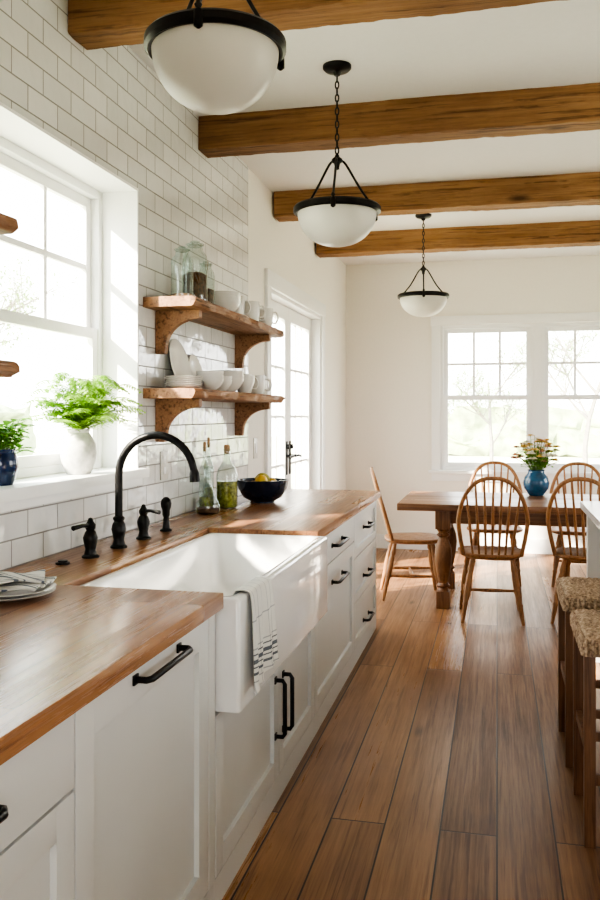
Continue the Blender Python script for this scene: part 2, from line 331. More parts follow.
boxes('reveal_lining',[(-1.785,XW+.006,WY0,WY0+.012,WZ0,WZ1),(-1.785,XW+.006,WY1-.012,WY1,WZ0,WZ1),(-1.785,XW+.006,WY0+.012,WY1-.012,WZ1-.012,WZ1)],M_trim,w1,0)
boxes('sill',[(-1.785,XW,WY0+.012,WY1-.012,WZ0,1.165),(XW,XW+.045,WY0-.03,WY1+.03,WZ0,1.165)],M_trim,w1,.001)
boxes('sill_apron',[(XW,XW+.018,WY0-.02,WY1+.02,WZ0-.035,WZ0)],M_trim,w1,.003)
BM=.40
w2=make_window('window_2','x',[(BX0,BM-.03),(BM+.03,BX1)],YB+.03,YB+.12,BZ0,BZ1,3)
boxes('mullion',[(BM-.03,BM+.03,YB+.02,YB+.14,BZ0,BZ1)],M_trim,w2,.002)
c=.085
boxes('casing',[(BX0-c,BX0,YB-.022,YB,BZ0,BZ1),(BX1,BX1+c,YB-.022,YB,BZ0,BZ1),(BX0-c-.01,BX1+c+.01,YB-.026,YB,BZ1,BZ1+.09),(BX0-c-.03,BX1+c+.03,YB-.06,YB,BZ0-.03,BZ0),(BX0-c,BX1+c,YB-.02,YB,BZ0-.11,BZ0-.03)],M_trim,w2,.003)
for i,(a,bb) in enumerate(RW):
    make_window('window_%d'%(i+3),'y',[(a,(a+bb)/2),((a+bb)/2,bb)],XR+.05,XR+.14,RZ0,RZ1,3)  # right-wall windows out of view, added for fill light
make_window('window_5','x',[(QX0,.8),(.8,QX1)],YR-.05,YR-.14,QZ0,QZ1,3)  # rear window out of view, likewise added for fill

# ------------------------------------------------------------ french door
d1=empty('door_1',(-1.64,6.67,0))
ym=(DY0+DY1)/2
fr=[];pn=[];mu=[]
xa,xb=-1.69,-1.645
boxes('jamb',[(-1.785,-1.562,DY0,DY0+.03,0,DZ),(-1.785,-1.562,DY1-.03,DY1,0,DZ),(-1.785,-1.562,DY0+.03,DY1-.03,DZ-.03,DZ)],M_trim,d1,.002)
boxes('casing',[(-1.562,-1.54,DY0-.1,DY0+.005,0,DZ),(-1.562,-1.54,DY1-.005,DY1+.1,0,DZ),(-1.562,-1.536,DY0-.11,DY1+.11,DZ-.005,DZ+.11)],M_trim,d1,.003)
for (a0,a1) in ((DY0+.033,ym-.002),(ym+.002,DY1-.033)):
    t=.10; z0,z1=.012,DZ-.033
    fr+=[(xa,xb,a0,a0+t,z0,z1),(xa,xb,a1-t,a1,z0,z1),(xa,xb,a0+t,a1-t,z0,z0+.22),(xa,xb,a0+t,a1-t,z1-.11,z1)]
    g0,g1,h0,h1=a0+t,a1-t,z0+.22,z1-.11
    pn.append((-1.669,-1.666,g0,g1,h0,h1))
    for k in (1,2):
        mu.append((-1.676,-1.659,g0+(g1-g0)*k/3-.010,g0+(g1-g0)*k/3+.010,h0,h1))
    for k in range(1,5):
        zc=h0+(h1-h0)*k/5; mu.append((-1.675,-1.660,g0,g1,zc-.010,zc+.010))
boxes('leaves',fr,M_trim,d1,.003); boxes('muntins',mu,M_trim,d1,0); sheets('panes',pn,M_pane,d1)
box('threshold',-1.78,-1.562,DY0+.031,DY1-.031,0.001,.010,M_tleg,d1,.002)
for sy in (-1,1):
    yh=ym+sy*.055
    boxes('handle_plate',[(xb,xb+.008,yh-.025,yh+.025,.92,1.19)],M_black,d1,.003)
    tubes('lever',[([(xb+.008,yh,1.07),(xb+.06,yh,1.07)],.012),([(xb+.06,yh,1.07),(xb+.062,yh+sy*.05,1.072),(xb+.06,yh+sy*.13,1.062)],.011),([(xb+.008,yh,1.145),(xb+.028,yh,1.145)],.020)],M_black,d1)

boxes('baseboard_far',[(-1.56,XR,YB-.018,YB,.0,.15)],M_trim,bev=.004)
boxes('baseboard_left',[(-1.562,-1.544,TE+.42,DY0-.10,0,.15),(-1.562,-1.544,DY1+.10,YB-.02,0,.15)],M_trim,bev=.004)
boxes('baseboard_right',[(XR-.018,XR,YR,YB-.02,0,.15)],M_trim,bev=.004)

# ------------------------------------------------------------ beams
def beam(y0,w=.16,h=.178):
    NX=220; x0,x1=XW+.003,XR-.003; vs=[];fs=[]
    sec=[(0,0),(0,-.25),(0,-.5),(0,-.75),(0,-.96),(.035,-1),(.28,-1),(.5,-1),(.72,-1),(.965,-1),(1,-.96),(1,-.5),(1,0)]; m=len(sec)
    for i in range(NX+1):
        x=x0+(x1-x0)*i/NX
        for k,(a,bz) in enumerate(sec):
            p=Vector((x*1.6,y0*3+k*.08,k*.1)); q=Vector((x*7,y0*5+k*.5,k*.4)); g=Vector((x*24,y0*7+k*3.1,k*2))
            dy=noise.noise(p)*.009+noise.noise(q)*.004+noise.noise(g)*.003; dz=noise.noise(p+Vector((9,3,1)))*.007+noise.noise(q+Vector((5,5,5)))*.004+noise.noise(g+Vector((5,2,5)))*.003
            z=CEIL-.001+bz*h
            if k in (0,m-1): dz=0
            vs.append((x,y0+a*w+dy,z+dz))
    for i in range(NX):
        for k in range(m-1): fs.append((i*m+k,i*m+k+1,(i+1)*m+k+1,(i+1)*m+k))
        fs.append((i*m+m-1,i*m,(i+1)*m,(i+1)*m+m-1))
    fs.append(tuple(range(m))); fs.append(tuple(NX*m+k for k in range(m)))
    mesh('ceiling_beam',vs,fs,M_beam,ang=35)
for y0 in (-.1,1.32,2.87,4.28,5.85,7.30): beam(y0)

# ------------------------------------------------------------ cabinets
XF=-.77
def shaker(y0,y1,z0,z1,parent,rail=.065):
    g=.003; y0+=g;y1-=g;z0+=g;z1-=g
    boxes('door_frame',[(XF-.02,XF,y0,y0+rail,z0,z1),(XF-.02,XF,y1-rail,y1,z0,z1),(XF-.02,XF,y0+rail,y1-rail,z0,z0+rail),(XF-.02,XF,y0+rail,y1-rail,z1-rail,z1)],M_cab,parent,.0012)
    box('door_panel',XF-.0195,XF-.014,y0+rail,y1-rail,z0+rail,z1-rail,M_cab,parent,0)
def slab(y0,y1,z0,z1,parent):
    g=.003; box('drawer_front',XF-.02,XF,y0+g,y1-g,z0+g,z1-g,M_cab,parent,.002)
def pull(yc,zc,ln,vert,parent):
    h=ln/2; x=XF
    if vert:
        pts=[(x+.001,yc,zc-h),(x+.028,yc,zc-h),(x+.036,yc,zc-h+.012),(x+.036,yc,zc+h-.012),(x+.028,yc,zc+h),(x+.001,yc,zc+h)]
        bk=[(x,x+.005,yc-.011,yc+.011,zc-h-.012,zc-h+.012),(x,x+.005,yc-.011,yc+.011,zc+h-.012,zc+h+.012)]
    else:
        pts=[(x+.001,yc-h,zc),(x+.028,yc-h,zc),(x+.036,yc-h+.012,zc),(x+.036,yc+h-.012,zc),(x+.028,yc+h,zc),(x+.001,yc+h,zc)]
        bk=[(x,x+.005,yc-h-.012,yc-h+.012,zc-.011,zc+.011),(x,x+.005,yc+h-.012,yc+h+.012,zc-.011,zc+.011)]
    tubes('pull_bar',[(pts,.0078)],M_black,parent,n=8); boxes('pull_rosette',bk,M_black,parent,.001)
def cab(y0,y1,top=.854,name='base_cabinet'):
    e=empty(name,(-1.1,(y0+y1)/2,0))
    box('carcass',XW+.002,XF-.021,y0+.0005,y1-.0005,.09,top,M_cab,e,0)
    box('plinth',XW+.002,XF-.004,y0+.0005,y1-.0005,0,.0895,M_cab,e,0)
    return e
e=cab(.0,.72); shaker(0,.72,.095,.85,e)
e=cab(.72,1.456); slab(.72,1.456,.70,.85,e); shaker(.72,1.456,.095,.70,e); pull(1.045,.790,.26,False,e)
e=cab(1.456,2.27,name='panelled_dishwasher'); shaker(1.456,2.215,.095,.85,e,.075); pull(1.855,.823,.26,False,e); box('filler',XF-.02,XF,2.217,2.269,.095,.85,M_cab,e,.001)
e=cab(2.27,3.60,.555,'sink_cabinet'); shaker(2.275,2.985,.095,.555,e); shaker(2.985,3.60,.095,.555,e); pull(2.93,.355,.2,True,e); pull(3.04,.345,.2,True,e)
box('back_support',XW+.002,-1.27,2.272,3.598,.556,.854,M_cab,e,0)
e=cab(3.60,4.65); slab(3.60,4.65,.70,.85,e); shaker(3.60,4.65,.095,.70,e); pull(4.13,.775,.26,False,e); pull(4.13,.600,.26,False,e)
e=cab(4.65,5.56,name='drawer_cabinet') 
for a,bb,h in ((.60,.85,.74),(.35,.60,.455),(.095,.35,.19)): 
    shaker(4.65,5.54,a,bb,e,.045); pull(5.07,h,.2,False,e)
ct=empty('butcher_block_counter',(-1.1,2,.9))
bl=.855; tl=.90
def cbox(n,a): box(n,*a,M_counter,ct,.005)
cbox('near_section',(XW+.002,-.75,-.2,2.285,bl,tl))
cbox('far_section',(XW+.002,-.75,3.575,5.60,bl,tl))
cbox('rear_strip',(XW+.002,-1.245,2.286,3.574,bl,tl))

# ------------------------------------------------------------ farmhouse sink
def rrect(x0,x1,y0,y1,r,z,seg=6):
    out=[]
    for (cx,cy,a0) in ((x1-r,y1-r,0),(x0+r,y1-r,90),(x0+r,y0+r,180),(x1-r,y0+r,270)):
        for i in range(seg+1):
            a=math.radians(a0+90*i/seg); out.append((cx+r*math.cos(a),cy+r*math.sin(a),z))
    return out
sx0,sx1,sy0,sy1=-1.243,-.705,2.288,3.572
loops=[rrect(sx0,sx1,sy0,sy1,.012,.562),rrect(sx0,sx1,sy0,sy1,.012,.87),rrect(sx0+.003,sx1-.003,sy0+.003,sy1-.003,.012,.878),rrect(sx0+.008,sx1-.008,sy0+.008,sy1-.008,.012,.882),
 rrect(sx0+.028,sx1-.034,sy0+.028,sy1-.028,.03,.882),rrect(sx0+.035,sx1-.041,sy0+.035,sy1-.035,.035,.876),rrect(sx0+.038,sx1-.044,sy0+.038,sy1-.038,.04,.865),
 rrect(sx0+.048,sx1-.054,sy0+.048,sy1-.048,.05,.68),rrect(sx0+.058,sx1-.064,sy0+.058,sy1-.058,.06,.645),rrect(sx0+.085,sx1-.09,sy0+.085,sy1-.085,.06,.627),rrect(sx0+.2,sx1-.2,sy0+.45,sy1-.45,.05,.620)]
vs=[];fs=[];n=len(loops[0])
for l in loops: vs+=l
for j in range(len(loops)-1):
    for i in range(n): fs.append((j*n+i,j*n+(i+1)%n,(j+1)*n+(i+1)%n,(j+1)*n+i))
fs.append(tuple(range(n))); fs.append(tuple((len(loops)-1)*n+i for i in range(n)))
sk=empty('farmhouse_sink',(-.97,2.93,.56)); mesh('basin',vs,fs,M_sink,sk,ang=50)
lathe('drain',[(.0,.0015),(.03,.0015),(.04,.004),(.045,.002),(.045,0)],(-.97,2.93,.6205),M_black,sk,24)

# tea towel on apron
vs=[];fs=[]; ny=34
prof=cr([Vector((a,0,b_)) for a,b_ in [(-.757,.84),(-.750,.865),(-.742,.886),(-.728,.8895),(-.712,.8885),(-.699,.880),(-.6955,.84),(-.694,.78),(-.692,.71),(-.692,.65),(-.691,.635)]],5)
m=len(prof)
for i in range(ny+1):
    t=i/ny; y=2.345+.26*t
    for j,p in enumerate(prof):
        s=j/(m-1); hang=max(0,(s-.45)/.55)
        wv=(math.sin(t*20)*.5+.5)*.014*hang+(math.sin(t*8+1)*.5+.5)*.012*hang
        yy=y+ (t-.5)*-.04*(1-hang)+ .012*math.sin(s*5)*hang
        zz=p.z-(.035*(1-t))*max(0,s-.7)/.3 + .004*math.sin(t*11)*hang*(s>.9)
        vs.append((p.x+wv,yy,zz))
for i in range(ny):
    for j in range(m-1): fs.append((i*m+j,(i+1)*m+j,(i+1)*m+j+1,i*m+j+1))
o=mesh('tea_towel',vs,fs,M_towel,ang=180); md=o.modifiers.new('thick','SOLIDIFY'); md.thickness=.0025; md.offset=1
# ------------------------------------------------------------ faucet
fc=empty('kitchen_faucet',(-1.39,2.97,.9)); fz=.9
def vlathe(nm,y,prof,x=-1.39,n=24): return lathe(nm,prof,(x,y,fz),M_black,fc,n)
vlathe('spout_base',2.97,[(0,0),(.032,0),(.032,.006),(.024,.012),(.020,.03),(.024,.05),(.028,.07),(.024,.09),(.018,.10),(.022,.108),(.022,.114),(.0145,.12),(0,.12)])
pts=[(-1.39,2.97,1.015),(-1.39,2.97,1.10)]
for i in range(0,19):
    a=math.pi-math.pi*i/18*.94; pts.append((-1.24+.15*math.cos(a),2.97,1.175+.15*math.sin(a)))
ex,_,ez=pts[-1]; pts+=[(ex+.003,2.97,ez-.03)]
tubes('spout',[(pts,[.0145]*len(pts))],M_black,fc,n=14)
tubes('nozzle',[([(ex+.001,2.97,ez-.005),(ex+.004,2.97,ez-.02),(ex+.007,2.97,ez-.05)],[.015,.019,.020])],M_black,fc,n=14)
hp=[(0,0),(.030,0),(.030,.006),(.022,.012),(.018,.03),(.024,.055),(.026,.07),(.020,.088),(.014,.096),(.018,.104),(.019,.115),(.011,.126),(.007,.138),(0,.141)]
for y,dr in ((2.74,(-.25,-1)),(3.20,(.95,-.35))):
    vlathe('valve',y,hp)
    dx,dy=dr; 
    tubes('lever',[([(-1.39,y,fz+.112),(-1.39+dx*.04,y+dy*.04,fz+.116),(-1.39+dx*.085,y+dy*.085,fz+.112)],[.008,.007,.009])],M_black,fc)
vlathe('sprayer',3.44,[(0,0),(.026,0),(.026,.006),(.016,.012),(.013,.04),(.012,.06),(.016,.068),(.017,.09),(.022,.105),(.024,.12),(.020,.135),(.010,.145),(0,.147)],-1.39)
lathe('disposal_button',[(0,0),(.024,0),(.024,.006),(.016,.008),(.016,.012),(0,.013)],(-1.42,2.60,.9),M_black,None,24)

# ------------------------------------------------------------ shelves
def shelf(y0,y1,z,name='floating_shelf',brk=()):
    e=empty(name,(-1.43,(y0+y1)/2,z))
    NX=int((y1-y0)*40); vs=[];fs=[]; zt=z; zb=z-.045
    sec=[(XW+.001,zb),(XW+.001,zt),(-1.42,zt),(-1.315,zt),(-1.304,zt-.004),(-1.299,(zt+zb)/2+.008),(-1.301,(zt+zb)/2-.008),(-1.308,zb+.004),(-1.320,zb)]; m=len(sec)
    for i in range(NX+1):
        y=y0+(y1-y0)*i/NX
        for k,(x,zz) in enumerate(sec):
            d=(noise.noise(Vector((y*5,k*.6+z*7,0)))*.016+noise.noise(Vector((y*22,k*1.6+z*7,3)))*.009) if k in(4,5,6,7) else 0
            vs.append((x+d,y,zz))
    for i in range(NX):
        for k in range(m): fs.append((i*m+k,i*m+(k+1)%m,(i+1)*m+(k+1)%m,(i+1)*m+k))
    fs.append(tuple(range(m))); fs.append(tuple(NX*m+k for k in range(m)))
    mesh('board',vs,fs,M_shelf,e)
    for yb in brk:
        zt2=zb-.0005; xx=XW+.001
        poly=[(xx,zt2),(xx+.215,zt2),(xx+.215,zt2-.035)]
        for i in range(11):
            a=math.radians(90*i/10); poly.append((xx+.205-.155*math.sin(a),zt2-.165+.125*math.cos(a)-.0))
        poly+=[(xx+.045,zt2-.2),(xx,zt2-.2)]
        prism('bracket',poly,'Y',yb,yb+.042,M_shelf,e,.002)
Z1,Z2=1.93,1.52
shelf(3.56,5.17,Z1,brk=(3.70,4.93)); shelf(3.56,5.17,Z2,brk=(3.70,4.93))
shelf(.7,2.13,Z1+.02,brk=(.9,)); shelf(.7,2.13,Z2+.03,brk=(.9,))

# ------------------------------------------------------------ crockery
def jar(y,z,r,h,x=-1.42,mat=M_amber,fill=.5,name='glass_jar',lid=True):
    e=empty(name,(x,y,z))
    lathe('glass',[(0,.003),(r*.8,.0015),(r*.97,.006),(r,.02),(r,h*.68),(r*.9,h*.77),(r*.62,h*.84),(r*.58,h*.91),(r*.68,h*.925)],(x,y,z),M_glass,e)
    if fill:
        lathe('contents',[(0,.008),(r*.88,.008),(r*.90,.02),(r*.90,h*fill*.93),(r*.6,h*fill),(0,h*fill+.006)],(x,y,z),mat,e)
    if lid: lathe('stopper',[(0,h*.88),(r*.5,h*.90),(r*.72,h*.93),(r*.72,h*.945),(r*.25,h*.955),(r*.38,h*.975),(r*.36,h*.99),(0,h)],(x,y,z),M_glass,e)
jar(3.71,Z1,.052,.25,fill=.12,mat=M_cork); jar(3.88,Z1,.062,.31,fill=.5); jar(4.04,Z1,.045,.24,fill=.42,mat=M_amber)
def bowl_prof(r,h,z=0,t=.005): return [(0,z),(r*.45,z),(r*.5,z+.004),(r*.72,z+h*.3),(r*.93,z+h*.7),(r,z+h),(r-t,z+h),(r*.93-t,z+h*.7),(r*.70,z+h*.34),(r*.4,z+.012),(0,z+.010)]
def bowls(y,z,r,h,cnt,x=-1.42,step=.02,name='bowl_stack',mat=None):
    e=empty(name,(x,y,z))
    for i in range(cnt): lathe('bowl',bowl_prof(r,h,.0005+i*step),(x,y,z),mat or M_ceramic,e)
def cup(y,z,r,h,x=-1.42,ang=0):
    z+=.0005
    e=empty('ceramic_cup',(x,y,z))
    lathe('body',[(0,0),(r*.7,0),(r*.78,.006),(r*.95,h*.35),(r,h*.7),(r*.97,h),(r*.88,h),(r*.9,h*.7),(r*.85,h*.35),(r*.5,.012),(0,.011)],(x,y,z),M_ceramic,e)
    ca,sa=math.cos(ang),math.sin(ang)
    hpts=[(r*.93,h*.78),(r*1.35,h*.80),(r*1.6,h*.55),(r*1.35,h*.28),(r*.90,h*.27)]
    tubes('handle',[(cr([(x+ca*q,y+sa*q,z+w) for q,w in hpts],4),.005)],M_ceramic,e)
bowls(4.30,Z1,.10,.075,3); cup(4.54,Z1,.05,.13,ang=.4); cup(4.70,Z1,.05,.12,x=-1.38,ang=.3); cup(4.85,Z1,.05,.125,ang=.3); cup(5.02,Z1,.048,.12,x=-1.38,ang=.3)
e=empty('plate_stack',(-1.42,3.72,Z2))
for i in range(6): lathe('plate',[(0,0),(.05,0),(.055,.003),(.088,.012),(.09,.014),(.086,.015),(.055,.007),(0,.006)],(-1.42,3.73,Z2+.0005+i*.009),M_ceramic,e)
def leaning_plate(y,z,r,tilt=.22):
    e=empty('serving_plate',(-1.50,y,z)); vs,fs=lathe_vf([(1e-6,0),(r*.55,0),(r*.6,.004),(r*.97,.014),(r,.017),(r*.96,.018),(r*.6,.009),(1e-6,.006)],(0,0,0),40)
    R=Matrix.Rotation(math.pi/2-tilt,4,'Y'); 
    out=[R@Vector(v) for v in vs]; zmin=min(v.z for v in out); xmin=min(v.x for v in out)
    out=[v+Vector((XW+.003-xmin,y,z+.0005-zmin)) for v in out]
    o=mesh('plate',out,fs,M_ceramic,e); clean(o)
leaning_plate(3.94,Z2,.13); leaning_plate(4.18,Z2,.10)
bowls(3.93,Z2,.068,.055,3,x=-1.36,step=.018); bowls(4.12,Z2,.06,.055,2,x=-1.37)
bowls(4.36,Z2,.10,.075,3); bowls(4.57,Z2,.06,.08,2,x=-1.38); cup(4.71,Z2,.048,.115,ang=.3); cup(4.87,Z2,.048,.115,x=-1.39,ang=.3); cup(5.03,Z2,.045,.115,ang=.3)

def bottle(y,x,r,h,fill,mat,name):
    z=.9; e=empty(name,(x,y,z))
    lathe('glass',[(0,.003),(r*.85,.001),(r,.012),(r,h*.52),(r*.85,h*.62),(r*.34,h*.74),(r*.30,h*.90),(r*.36,h*.91),(r*.36,h*.93)],(x,y,z),M_glass,e)
    lathe('contents',[(0,.006),(r*.9,.006),(r*.93,.02),(r*.93,h*fill),(0,h*fill+.001)],(x,y,z),mat,e)
    lathe('cork',[(0,h*.86),(r*.26,h*.86),(r*.28,h*.98),(r*.2,h),(0,h)],(x,y,z),M_cork,e)
e=empty('glass_carafe',(-1.43,4.10,.9)); x,y=-1.43,4.10
lathe('glass',[(0,.003),(.055,.001),(.064,.02),(.060,.05),(.034,.10),(.019,.15),(.018,.21),(.028,.24)],(x,y,.9),M_glass,e); lathe('contents',[(0,.005),(.054,.006),(.059,.015),(.058,.03),(0,.031)],(x,y,.9),M_amber,e)
bottle(4.22,-1.49,.030,.36,.2,M_oil,'oil_bottle'); bottle(4.38,-1.42,.058,.34,.42,M_oil,'herb_oil_bottle'); bottle(4.34,-1.51,.028,.38,.3,M_oil,'oil_bottle')
fb=empty('fruit_bowl',(-1.31,4.70,.9))
lathe('bowl',[(0,0),(.07,0),(.07,.008),(.11,.03),(.14,.080),(.150,.130),(.144,.130),(.134,.082),(.10,.036),(0,.018)],(-1.31,4.70,.9005),M_plate_black,fb,40)
def ell(name,c,r,mat,parent,sz=(1,1,1),rot=0):
    bm=bmesh.new(); bmesh.ops.create_icosphere(bm,subdivisions=3,radius=r); me=D.meshes.new(name)
    for v in bm.verts:
        p=v.co; q=abs(p.x)/r; k=1+(.12*max(0,q-.85)/.15 if sz[0]>1.1 else 0); v.co=Vector((p.x*sz[0]*k,p.y*sz[1],p.z*sz[2]))
        v.co.rotate(Matrix.Rotation(rot,3,'Z')); v.co+=Vector(c)
    bm.to_mesh(me); bm.free(); me.materials.append(mat); me.shade_smooth(); o=D.objects.new(name,me); COL.objects.link(o); attach(o,parent); return o
for i,(dx,dy,dz,mt) in enumerate([(.05,0,.090,M_lemon),(-.045,.05,.090,M_lime),(-.04,-.055,.092,M_lemon),(.03,-.08,.10,M_lime),(.035,.075,.10,M_lemon),(0,0,.135,M_lime),(.01,-.06,.128,M_lemon)]):
    ell('fruit',(-1.31+dx,4.70+dy,.9+dz),.034,mt,fb,(1.2,1,1),i*1.3)
pe=empty('dinner_plate',(-1.31,2.10,.9))
for i in range(2): lathe('plate',[(0,0),(.07,0),(.075,.003),(.122,.013),(.125,.015),(.12,.016),(.075,.008),(0,.007)],(-1.31,2.10,.9005+i*.010),M_ceramic,pe,48)
K=28
nk=empty('striped_napkin',(-1.31,2.10,.935))
for layer in range(2):
    vs=[];fs=[]
    for i in range(K+1):
        for j in range(K+1):
            u=i/K-.5; v=j/K-.5; a=.35*layer+.15
            px,py=u*(.20-.02*layer),v*(.165-.02*layer); xx=-1.31+px*math.cos(a)-py*math.sin(a); yy=2.11+px*math.sin(a)+py*math.cos(a)
            z=.9365+layer*.013+.004*math.sin(u*9+layer*2+v*3)+.003*math.sin(v*16+2*layer)
            vs.append((xx,yy,z))
    for i in range(K):
        for j in range(K): a=i*(K+1)+j; fs.append((a,a+K+1,a+K+2,a+1))
    o=mesh('fold',vs,fs,M_napkin,nk,ang=180); md=o.modifiers.new('t','SOLIDIFY'); md.thickness=.006; md.offset=0; bv=o.modifiers.new('b','BEVEL'); bv.width=.002; bv.segments=2

def plate(name,y,z,x,tog):
    e=empty(name,(x,y,z)); box('cover',x,x+.006,y-.042,y+.042,z-.068,z+.068,M_outlet,e,.002)
    if tog: box('rocker',x+.006,x+.010,y-.016,y+.016,z-.033,z+.033,M_trim,e,.001)
    else:
        for dz in (-.025,.025): box('socket',x+.006,x+.008,y-.017,y+.017,z+dz-.016,z+dz+.016,M_trim,e,.001)
plate('wall_outlet',3.80,1.16,XW,False); plate('light_switch',5.42,1.18,-1.562,True)

# ------------------------------------------------------------ plants
def leafquad(VS,FS,base,dirv,nrm,L_,W,seg=4):
    d=dirv.normalized(); s=d.cross(nrm).normalized(); up=s.cross(d); i0=len(VS)
    for i in range(seg+1):
        t=i/seg; w=W*math.sin(math.pi*min(1,t*.92+.06))**.8*.5; p=base+d*L_*t-up*(L_*.25*t*t)
        VS.append(p-s*w+up*w*.3); VS.append(p+up*0); VS.append(p+s*w+up*w*.3)
    for i in range(seg):
        a=i0+i*3; FS.append((a,a+1,a+4,a+3)); FS.append((a+1,a+2,a+5,a+4))
vx,vy,vz=-1.625,3.10,1.1655
e=empty('potted_fern',(vx,vy,vz))
lathe('vase',[(0,0),(.045,0),(.05,.005),(.066,.05),(.072,.085),(.068,.12),(.052,.15),(.042,.165),(.046,.18),(.041,.18),(.038,.165),(.045,.15),(0,.148)],(vx,vy,vz),M_stoneware,e,40)
VS=[];FS=[];ST=[]
for k in range(100):
    az=random.uniform(0,2*math.pi); dx,dy=math.cos(az)*.5,math.sin(az)
    R=random.uniform(.12,.38); H=random.uniform(.06,.25)*(1.2-R*1.2)
    if dx<0: dx*=.25
    else: dx*=1.1
    pts=[]
    for i in range(13):
        t=i/12; rr=R*t; hh=H*math.sin(t*2.2)*1.0
        pts.append(Vector((max(vx+dx*rr*1.2,-1.695),min(vy+dy*rr*1.1,WY1-.03) if vx+dx*rr*1.2<XW+.02 else vy+dy*rr*1.1 ,vz+.165+hh)))
    ST.append((pts,[.0018*(1-.7*i/12) for i in range(13)]))
    for i in range(2,13):
        t=i/12; d=(pts[i]-pts[i-1]).normalized(); side=d.cross(Vector((0,0,1))); 
        if side.length<.1: continue
        side.normalize(); l=.046*math.sin(math.pi*(t*.85+.1))+.008
        for sg in (-1,1):
            for off in (0,.5):
                bs=pts[i-1].lerp(pts[i],off); dd=side*sg+d*.6+Vector((0,0,random.uniform(-.3,.25))); q=len(VS)
                leafquad(VS,FS,bs,dd,Vector((0,0,1)),l,.010,2)
                for z_ in range(q,len(VS)):
                    VS[z_].x=max(VS[z_].x,-1.700)
                    if VS[z_].x<XW+.012: VS[z_].y=min(VS[z_].y,WY1-.014)
mesh('fronds',VS,FS,M_fern,e,ang=180); tubes('stems',ST,M_stem,e,n=4)
bx,by,bz=-1.62,2.55,1.1655
e=empty('potted_basil',(bx,by,bz))
lathe('pot',[(0,0),(.038,0),(.042,.01),(.056,.055),(.055,.085),(.046,.11),(.05,.12),(.045,.12),(.042,.108),(0,.105)],(bx,by,bz),M_navy,e,32)
VS=[];FS=[];ST=[]
for k in range(30):
    az=random.uniform(0,6.28); R=random.uniform(.01,.12); H=random.uniform(.02,.11); dx,dy=math.cos(az)*.7,math.sin(az)
    tip=Vector((bx+dx*R,by+dy*R,bz+.11+H)); b0=Vector((bx+dx*.015,by+dy*.015,bz+.10)); ST.append(([b0,b0.lerp(tip,.5)+Vector((0,0,.01)),tip],.0015))
    for j in range(5):
        a2=j*1.25+az; leafquad(VS,FS,tip-Vector((0,0,.010*j)),Vector((math.cos(a2)*.7,math.sin(a2),random.uniform(0,.5))),Vector((0,0,1)),random.uniform(.04,.06),.036,4)
for v in VS: v.x=max(v.x,-1.700)
mesh('leaves',VS,FS,M_basil,e,ang=180); tubes('stems',ST,M_stem,e,n=4)

# ------------------------------------------------------------ pendants
def pendant(x,y,R,zr=2.35):
    e=empty('pendant_light',(x,y,CEIL))
    lathe('canopy',[(0,0),(.065,0),(.065,-.012),(.055,-.022),(.02,-.03),(.012,-.045),(0,-.047)],(x,y,CEIL),M_black,e,32)
    zt=CEIL-.045; zh=2.575
    cnt=int((zt-zh)/.027); links=[]
    for i in range(cnt):
        zc=zt-.012-i*(zt-zh-.012)/(cnt-1)
        P=[]
        for k in range(12):
            a=2*math.pi*k/12; q=.008*math.cos(a); w=(.018)*math.sin(a)
            P.append((x+(q if i%2 else 0),y+(0 if i%2 else q),zc+w))
        links.append((P,.0030,True))
    tubes('chain',links,M_black,e,n=6)
    lathe('hub',[(0,.02),(.008,.02),(.012,.01),(.024,0),(.026,-.012),(.014,-.02),(.010,-.04),(.012,-.045),(0,-.05)],(x,y,2.565),M_black,e,24)
    rods=[]
    for k in range(3):
        a=2*math.pi*k/3+.62; c,s=math.cos(a),math.sin(a)
        rods.append((cr([(x+c*.018,y+s*.018,2.56),(x+c*.045,y+s*.045,2.545),(x+c*.12,y+s*.12,2.44),(x+c*(R+.004),y+s*(R+.004),zr+.02)],4),.0055))
        lathe('finial',[(0,.03),(.006,.028),(.010,.02),(.006,.012),(.011,.005),(.011,-.03),(.004,-.036),(0,-.037)],(x+c*(R+.006),y+s*(R+.006),zr),M_black,e,12)
    tubes('arms',rods,M_black,e,n=8)
    lathe('ring',[(R-.018,.012),(R+.002,.014),(R+.009,.006),(R+.009,-.012),(R,-.020),(R-.018,-.014),(R-.018,.012)],(x,y,zr),M_black,e,64)
    pr=[]
    for i in range(13):
        t=i/12*math.pi/2; pr.append(((R-.010)*math.cos(t)**.9 if i<12 else 0,-.014-.152*math.sin(t)))
    pr2=[(max(r-.004,0),z+.004) for r,z in reversed(pr)]
    lathe('bowl_shade',pr+pr2,(x,y,zr),M_opal,e,64)
pendant(-.705,2.08,.173,2.35); pendant(-.71,3.81,.190,2.335); pendant(-.57,6.80,.196,2.345)

